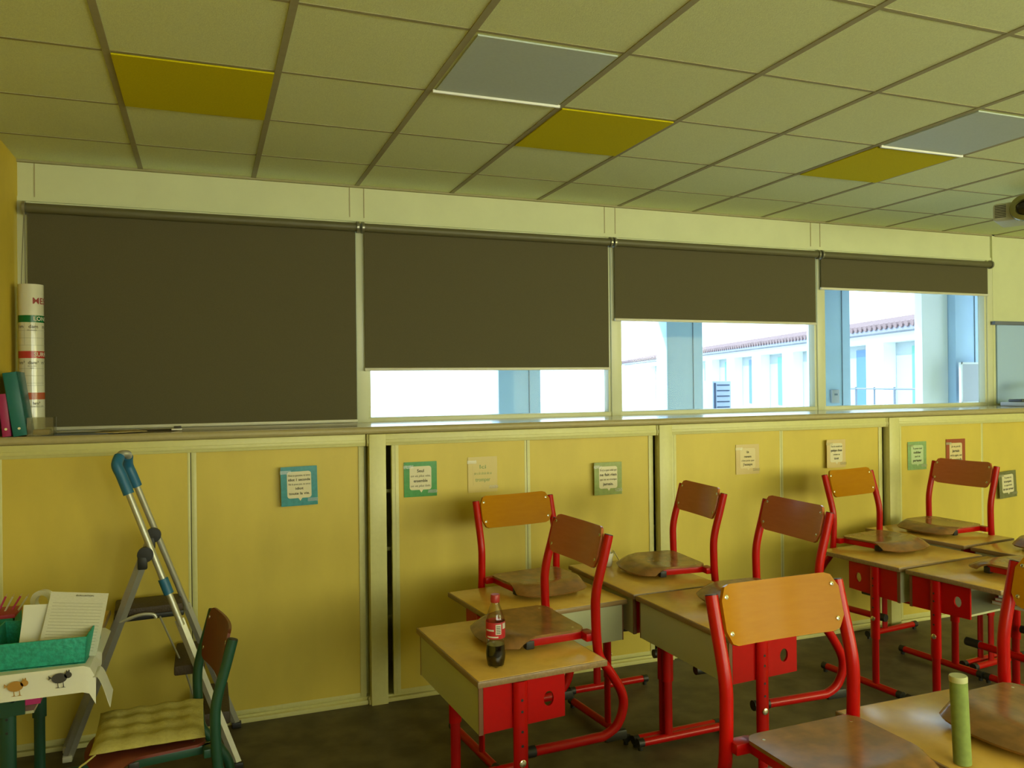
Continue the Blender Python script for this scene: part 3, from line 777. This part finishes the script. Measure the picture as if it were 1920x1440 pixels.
# turquoise basket
bs = thing('storage_box', 'turquoise open box full of papers on the paper-covered desk', 'box', (-.250, .215, .7195), R(-3))
o = MB(); W2, D2, H2 = .165, .155, .098
o.box2((-W2, -D2, 0), (W2, D2, .006)); o.box2((-W2, -D2, 0), (W2, -D2+.006, H2), .002); o.box2((-W2, D2-.006, 0), (W2, D2, H2), .002)
o.box2((-W2, -D2, 0), (-W2+.006, D2, H2), .002); o.box2((W2-.006, -D2, 0), (W2, D2, H2), .002)
for v in o.bm.verts:
    k = 1+.05*v.co.z/H2; v.co.x *= k; v.co.y *= k
o.build('box_body', 'turq', bs)
def sheet(name, lab, loc, rx, rz, ry, w_, h_, m_='white_print', grp='papers in the turquoise box', lines=True):
    t = thing(name, lab, 'paper', loc, rz, grp); t.rotation_euler = (rx, ry, rz)
    MB().grid(lambda u, v: (-w_/2+w_*u, .010*math.sin(v*PI), h_*v), 4, 8, .0008).build('page', m_, t)
    if lines:
        o = MB()
        for k in range(16): o.box((0, -.0006+.010*math.sin(PI*(.08+k*.05)), h_*(.08+k*.05)), (w_*.86, .0005, .0012))
        o.build('printed_lines', 'chartline', t); 
        text('heading', 'EVALUATION', .008, 'ink', t, (w_*.1, -.003, h_*.945), width=w_*.3)
    return t
sheet('worksheet', 'front printed worksheet sticking up out of the turquoise box', (-.165, .120, .735), R(-34), R(-3), R(7), .20, .240)
sheet('worksheet', 'worksheet with a ruled frame tucked behind the front sheet in the box', (-.245, .165, .735), R(-26), R(2), R(4), .17, .185, 'white', lines=False)
# second box behind with pencils, tape roll
b2 = thing('pencil_box', 'red and turquoise low box holding pencils at the left edge', 'box', (-.455, .56, .7170), 0)
o = MB(); o.box2((-.10, -.07, 0), (.055, .07, .005))
for a_, b_ in (((-.10, -.07, 0), (.055, -.065, .085)), ((-.10, .065, 0), (.055, .07, .085)), ((-.10, -.07, 0), (-.095, .07, .085)), ((.05, -.07, 0), (.055, .07, .085))): o.box2(a_, b_)
o.build('box_body', 'turq', b2)
MB().box2((-.102, -.073, .085), (.057, .073, .100), .002).build('red_rim', 'redbook', b2)
for k in range(5):
    t = thing('pencil', 'coloured pencil leaning in the low box at the left edge', 'pencil', (-.50+.022*k, .555+.008*(k % 2), .795), 0, 'pencils in the low box')
    t.rotation_euler = (R(-6), R(20+3*k), 0)
    MB().cyl((0, 0, 0), (0, 0, .085), .0038, 6).build('shaft', 'pink' if k % 2 else 'white', t)
    MB().cyl((0, 0, .085), (0, 0, .098), .0038, 6, r2=.0006).build('tip', 'gcream', t)
tp = thing('tape_roll', 'roll of white tape standing on edge behind the papers', 'tape', (-.292, .455, .716), R(-20))
tp.location.z = .716
tp2 = MB().lathe([(.026, -.012), (.046, -.012), (.046, .012), (.026, .012), (.026, -.012)], n=28, cap=False, T=Matrix.Translation((0, 0, .150)) @ Matrix.Rotation(PI/2, 4, 'X')).build('tape_ring', 'cup', tp)
MB().box((0, 0, .052), (.06, .05, .104), 0, .006).build('dispenser_base', 'o_grey', tp)
# books under the green desk top
t = thing('book', 'pink book stored in the tray of the green desk', 'book', (-.37, .40, .7155-.024-.150+.0003), R(2), 'books in the green desk')
MB().box((0, 0, .022), (.20, .40, .040)).build('pages', 'pink', t); MB().box((0, 0, .044), (.206, .406, .004)).build('cover', 'redbook', t)

# ------------------------------------------------------------------ things on the worktop
rc = thing('rolled_chart', 'tall rolled school chart with green and red bands standing at the left', 'chart', (-.507, 1.50, 1.4955))
CRr = .058
MB().lathe([(CRr, 0), (CRr, .757), (CRr-.003, .757), (CRr-.003, .0)], n=40, cap=False).build('chart_roll', 'chart', rc)
vb = math.atan2(CAM.y-1.50, CAM.x+.507)
def band(z0, z1, m_, nm, e=.0006): 
    return MB().lathe([(CRr+e, z0), (CRr+e, z1)], n=40, cap=False).build(nm, m_, rc)
band(.562, .598, 'chgreen', 'green_band'); band(.380, .416, 'chred', 'red_band'); band(.170, .205, 'chorange', 'orange_band')
for z in (.520, .482, .445, .326, .290, .252, .240, .130): band(z, z+.0016, 'chartline', 'ruled_line')
for da in (-.55, .32, .95):
    arc_patch(CRr+.0006, vb+da-.012, vb+da+.012, .445, .560, 'chartline', rc, 'ruled_line', 1)
    arc_patch(CRr+.0006, vb+da-.012, vb+da+.012, .240, .378, 'chartline', rc, 'ruled_line', 1)
def ctext(body, z, size, m_, ang, bold=.0):
    """letters wrapped round the roll, one mesh per word"""
    c = bpy.data.curves.new('w', 'FONT'); c.body = body; c.size = size; c.align_x = 'CENTER'; c.align_y = 'CENTER'; c.offset = bold; c.resolution_u = 2
    o = bpy.data.objects.new('w', c); COL.objects.link(o)
    me = bpy.data.meshes.new_from_object(o.evaluated_get(bpy.context.evaluated_depsgraph_get())); bpy.data.objects.remove(o)
    bm = bmesh.new(); bm.from_mesh(me); bmesh.ops.subdivide_edges(bm, edges=[e for e in bm.edges if e.calc_length() > .01], cuts=2); 
    bmesh.ops.triangulate(bm, faces=bm.faces)
    for v in bm.verts:
        a = ang + v.co.x/CRr; r_ = CRr+.0016; y_ = v.co.y
        v.co = Vector((r_*math.cos(a), r_*math.sin(a), z+y_))
    bm.to_mesh(me); bm.free(); me.materials.clear(); me.materials.append(M[m_])
    o = bpy.data.objects.new('lettering', me); COL.objects.link(o); o.parent = rc
ctext('MESURES', .670, .044, 'inkred', vb+1.60, .0006)
ctext('LONGUEURS', .580, .030, 'white', vb+1.65, .0004)
ctext('hm   dam   m', .540, .026, 'ink', vb+.05, .0002)
ctext('décamètre', .528-.006, .010, 'ink', vb+.05)
ctext('SURFACES', .398, .030, 'white', vb+1.35, .0004)
ctext('hm²  dam²  m²', .357, .024, 'ink', vb+.03, .0002)
ctext('décamètre', .340, .009, 'ink', vb+.03); ctext('carré', .330, .009, 'ink', vb+.03)
ctext('hm³', .150, .022, 'ink', vb+.35, .0003); ctext('hectomètre cube', .136, .010, 'ink', vb+.40)
ab = thing('acrylic_box', 'small clear plastic box in front of the rolled chart', 'box', (-.405, 1.15, 1.4952), R(0))
o = MB(); a_, b_, h_ = .055, .045, .088
o.box2((-a_, -b_, 0), (a_, b_, .003)); o.box2((-a_, -b_, 0), (a_, -b_+.002, h_)); o.box2((-a_, b_-.002, 0), (a_, b_, h_)); o.box2((-a_, -b_, 0), (-a_+.002, b_, h_)); o.box2((a_-.002, -b_, 0), (a_, b_, h_))
o.build('box_wall', 'plastic_clear', ab)
MB().box((.0, .0, .018), (.07, .06, .026), 0, .006).build('contents', 'gcream', ab)
def folder(lab, x, y, lean, m_, th, ht):
    t = thing('ring_folder', lab, 'folder', (x, y, 1.4960+th*math.sin(R(abs(lean)))), 0, 'folders leaning on the left wall'); t.rotation_euler = (0, R(lean), R(4))
    o = MB(); o.box2((-th, -.14, 0), (-th+.004, .14, ht), .001); o.box2((-.004, -.14, 0), (0, .14, ht), .001); o.box2((-th, -.14, 0), (0, -.136, ht), .001)
    o.build('cover', m_, t)
    MB().box2((-th+.005, -.130, .006), (-.005, .135, ht-.012)).build('pages', 'white', t)
    MB().lathe([(.006, 0), (.006, .002)], n=12, T=Matrix.Translation((-th*.5, -.141, .035)) @ Matrix.Rotation(PI/2, 4, 'X')).build('finger_ring', 'rivet', t)
folder('teal ring folder leaning against the left wall', -.466, 1.245, -8, 'teal', .060, .30)
folder('magenta folder left of the teal one, mostly out of view', -.5335, 1.245, -5, 'magenta', .036, .20)
def flatp(lab, pts, z, m_, grp='papers lying on the worktop'):
    t = thing('paper', lab, 'paper', (0, 0, 0), 0, grp)
    cx = sum(p[0] for p in pts)/len(pts); cy = sum(p[1] for p in pts)/len(pts); t.location = (cx, cy, z)
    b = MB(); vs = [b.bm.verts.new((p[0]-cx, p[1]-cy, p[2])) for p in pts]; b.bm.faces.new(vs)
    r = bmesh.ops.extrude_face_region(b.bm, geom=b.bm.faces[:]); bmesh.ops.translate(b.bm, vec=(0, 0, .002), verts=[v for v in r['geom'] if isinstance(v, bmesh.types.BMVert)])
    b.build('page', m_, t)
flatp('dark card lying furthest right on the left end of the worktop', [(-.20, 1.30, 0), (.17, 1.22, .0), (.19, 1.42, .002), (-.18, 1.46, .0)], 1.4955, 'step')
flatp('grey brown card under the pale sheet on the worktop', [(-.38, 1.13, 0), (-.08, 1.12, 0), (-.05, 1.30, .0), (-.38, 1.32, 0)], 1.4984, 'o_grey')
flatp('pale folded sheet whose corner overhangs the worktop front', [(-.18, 1.16, 0), (-.09, 1.09, -.0), (.05, 1.19, .0), (-.02, 1.38, .0)], 1.5012, 'gcream')
flatp('dark leaflet at the front left of the worktop papers', [(-.40, 1.102, 0), (-.14, 1.105, 0), (-.12, 1.125, .0), (-.40, 1.13, 0)], 1.4955, 'henbk')
hp = thing('binder_clip', 'small white and black clip at the right end of the papers', 'clip', (.185, 1.24, 1.4980))
MB().box((0, 0, .006), (.05, .03, .008), 0, .002).build('clip_base', 'cup', hp)
MB().box((.004, .0, .017), (.036, .022, .012), 0, .003).build('clip_lever', 'henbk', hp)

# ------------------------------------------------------------------ right end: whiteboard, document camera, projector
wb = thing('whiteboard', 'white board with blue grey top rail at the right of the windows', 'whiteboard', (7.6, 1.668, 1.85))
MB().box2((-1.01, 0, -.34), (1.0, .015, .325)).build('board_surface', 'wb', wb)
MB().box2((-1.07, -.03, .325), (1.0, .02, .355), .003).build('top_rail', 'wbedge', wb)
dc = thing('document_camera', 'grey desktop device on the worktop in front of the whiteboard', 'device', (6.52, 1.40, 1.4955))
MB().box((.12, 0, .018), (.46, .22, .034), 0, .008).build('base', 'dev', dc)
MB().box((.00, 0, .046), (.16, .12, .022), 0, .006).build('top_keys', 'devd', dc)
MB().sweep(bez([(.10, 0, .04), (.12, 0, .11), (.17, 0, .16), (.26, 0, .18)], 6), .04, 14, radii=[1-.4*i/18 for i in range(19)]).build('arm', 'dev', dc)
pj = thing('projector', 'cream ceiling-mounted video projector with large ringed lens', 'projector', (5.28, .42, 2.785), R(-62))
o = MB(); o.box((0, 0, .0), (.34, .30, .115), 0, .020, seg=3); o.build('body', 'proj', pj)
gr = MB()
for k in range(8): gr.box((-.125, -.1515, -.034+.0105*k), (.062, .003, .0045))
gr.build('vent_grille', 'dark', pj)
MB().lathe([(.082, 0), (.084, .012), (.078, .040), (.050, .046), (.046, .012), (.046, .010)], n=36, cap=False, T=Matrix.Translation((.010, -.150, .004)) @ Matrix.Rotation(PI/2, 4, 'X')).build('lens_ring', 'lens', pj)
MB().lathe([(.046, .0), (.044, .020), (.02, .026)], n=30, T=Matrix.Translation((.010, -.150, .004)) @ Matrix.Rotation(PI/2, 4, 'X')).build('lens', 'cola', pj)
MB().cyl((.05, .02, .05), (.05, .02, .153), .022, 16).build('ceiling_mount', 'proj', pj)
MB().sweep(bez([(-.05, .0, .057), (-.02, -.02, .09), (.06, -.02, .12), (.10, 0, .152)], 6), .006, 8).build('cable', 'black', pj)

# ------------------------------------------------------------------ outside
struct(MB().box2((-25, YW+.22, -.15), (60, 70, 0)).build('ground', 'o_ground'))
struct(MB().box2((-6, YW+.22, 2.86), (14, 3.95, 3.0)).build('roof_canopy', 'o_canopy'))  # unseen canopy added to keep skylight off the columns
XC = [1.10, 2.966, 4.70, 6.55, 8.48, -.75]
CLB = ['blue grey veranda column beyond the first blind', 'blue grey veranda column seen through the second window', 'blue grey veranda column in the third window, left of the facade',
       'blue grey veranda column at the left of the fourth window', 'blue grey veranda column at the right of the fourth window behind the pale board', 'blue grey veranda column beyond the yellow wall end']
for x, lab in zip(XC, CLB):
    t = thing('veranda_column', lab, 'column', (x, 3.6, 0), 0, 'veranda columns outside the windows')
    hw = .205
    MB().box2((-hw, -.10, 0), (hw, .10, 2.86), .01).build('post', 'o_col', t)
    MB().box2((.085, -.108, 0), (.092, -.10, 2.86)).build('joint', 'o_col2', t)
    if x > 8: MB().box2((-.60, .0, 0), (-.21, .10, 2.86)).build('side_board', 'o_wall', t)
ns = thing('switch_box', 'small grey switch box on the column at the left of the fourth window', 'switch', (6.52, 3.494, 1.555))
MB().box((0, -.015, 0), (.10, .03, .14), 0, .005).build('case', 'o_sign', ns); MB().box((.0, -.033, .02), (.035, .006, .02)).build('button', 'o_col2', ns)
nb = thing('notice_board', 'pale framed board hanging on the column in the fourth window', 'board', (8.40, 3.40, 1.68))
MB().box((0, 0, 0), (.33, .02, .42)).build('board', 'o_sign', nb)
o = MB()
for s in (-1, 1): o.box((s*.178, -.005, 0), (.022, .03, .46)); o.box((0, -.005, s*.220), (.37, .03, .02))
o.build('board_frame', 'o_wall', nb)
MB().box2((-.01, .02, -.2), (.01, .10, .2)).build('hook', 'o_col2', nb)
ac = thing('vent_unit', 'grey louvred metal unit standing outside the third window', 'vent unit', (6.91, 6.15, 0))
MB().box2((-.15, -.14, 0), (.15, .14, 1.735), .01).build('case', 'o_ac', ac)
o = MB()
for k in range(7): o.box((.02, -.143, 1.68-.075*k), (.20, .008, .014))
o.box((-.115, -.143, 1.50), (.03, .008, .42))
for z in (1.30,): 
    o.cyl((-.03, -.141, z-.08), (-.03, -.146, z-.08), .01, 8); o.cyl((.09, -.141, z-.08), (.09, -.146, z-.08), .01, 8)
o.build('louvres', 'o_dark', ac)

fa = thing('school_building', 'long white building with terracotta tiled eaves and tall coloured window panes', 'building', (22.58, 22.52, 0))
u = Vector((20.11-22.58, 14.36-22.52, 0)).normalized()
ang = math.atan2(u.y, u.x); fa.rotation_euler = (0, 0, ang)
# local: +x along the facade toward the viewer's right, -y toward the viewer? (normal checked below)
side = 1 if (Vector((-u.y, u.x, 0)).dot(CAM-Vector((22.58, 22.52, 0))) > 0) else -1
def fbox(mb, x0, x1, d0, d1, z0, z1): mb.box2((x0, side*d0, z0), (x1, side*d1, z1))
o = MB()
bays = [(-25.6+3.5*k, -25.6+3.5*k+2.4) for k in range(10)]
fbox(o, -34, 14, -.5, 0, 2.95, 3.30); fbox(o, -34, 14, -.5, 0, 0, .55); fbox(o, -34, 14, -6, -.5, 0, 3.2)
prev = -34
for a_, b_ in bays: fbox(o, prev, a_, -.5, 0, .55, 2.95); prev = b_
fbox(o, prev, 14, -.5, 0, .55, 2.95)
o.build('facade_wall', 'o_wall', fa)
for k, (a_, b_) in enumerate(bays):
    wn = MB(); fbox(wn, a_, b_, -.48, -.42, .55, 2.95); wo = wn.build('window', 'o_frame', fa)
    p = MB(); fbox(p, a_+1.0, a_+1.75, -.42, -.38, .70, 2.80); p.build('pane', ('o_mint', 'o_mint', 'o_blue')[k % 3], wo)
    p = MB(); fbox(p, a_+2.05, a_+2.30, -.42, -.38, .70, 2.75); p.build('pane', 'o_grey', wo)
o = MB(); fbox(o, -34, 14, -.5, .55, 3.22, 3.36); o.build('fascia', 'o_fascia', fa)
o = MB()
for k in range(160):
    xx = -34+.3*k
    o.sweep([(xx, side*.62, 3.40), (xx, side*-3.0, 4.05)], .10, 8)
o.box2((-34, min(side*.5, side*-3.0), 3.36), (14, max(side*.5, side*-3.0), 3.40))
o.build('roof_tiles', 'o_tile', fa)
fn = thing('railing', 'thin pale metal railing low in front of the white building', 'railing', (17.2, 13.6, 0), ang)
o = MB()
for k in range(5): o.cyl((-2+k, 0, 0), (-2+k, 0, 1.55), .03, 8)
for z in (.9, 1.5): o.cyl((-2, 0, z), (2, 0, z), .025, 8)
o.build('bars', 'o_grey', fn)

# ------------------------------------------------------------------ light
W = bpy.data.worlds.new('sky'); S.world = W; W.use_nodes = True
bg = W.node_tree.nodes['Background']; bg.inputs[0].default_value = (.80, .92, 1.0, 1); bg.inputs[1].default_value = 4.8
def area(name, loc, rot, sx, sy, power, col):
    l = bpy.data.lights.new(name, 'AREA'); l.shape = 'RECTANGLE'; l.size = sx; l.size_y = sy; l.energy = power; l.color = col
    o = bpy.data.objects.new(name, l); COL.objects.link(o); o.location = loc; o.rotation_euler = rot; return o
# yellow fill lamps added in the unseen window openings behind the camera
PW = [20, 30, 50, 60]
for i, (a, b) in enumerate(WB):
    area('curtained_window_light', ((a+b)/2, YB+.02, 1.85), (R(90), 0, 0), b-a-.1, 1.35, PW[i], (.98, .91, .22))
# portals guide the sampling of the sky through the front windows
for (a, b, z) in BL[1:]:
    p = area('window_portal', ((a+b)/2, 1.93, (1.5+z)/2+.04), (R(-90), 0, 0), b-a+.1, z-1.5+.1, 1, (1, 1, 1)); p.data.cycles.is_portal = True
sun = bpy.data.lights.new('sun', 'SUN'); sun.energy = 5.0; sun.angle = R(1); so = bpy.data.objects.new('sun', sun); COL.objects.link(so)
so.rotation_euler = Vector((.80, -.34, -.62)).to_track_quat('-Z', 'Y').to_euler(); so.location = (10, 0, 12)

vs = S.view_settings; vs.view_transform = 'Standard'; vs.look = 'None'; vs.exposure = 0.5; vs.gamma = 1; vs.use_curve_mapping = False
S.cycles.max_bounces = 8; S.cycles.diffuse_bounces = 5; S.cycles.transparent_max_bounces = 12
S.cycles.caustics_reflective = False; S.cycles.caustics_refractive = False
S.cycles.use_denoising = True; S.cycles.sample_clamp_indirect = 6
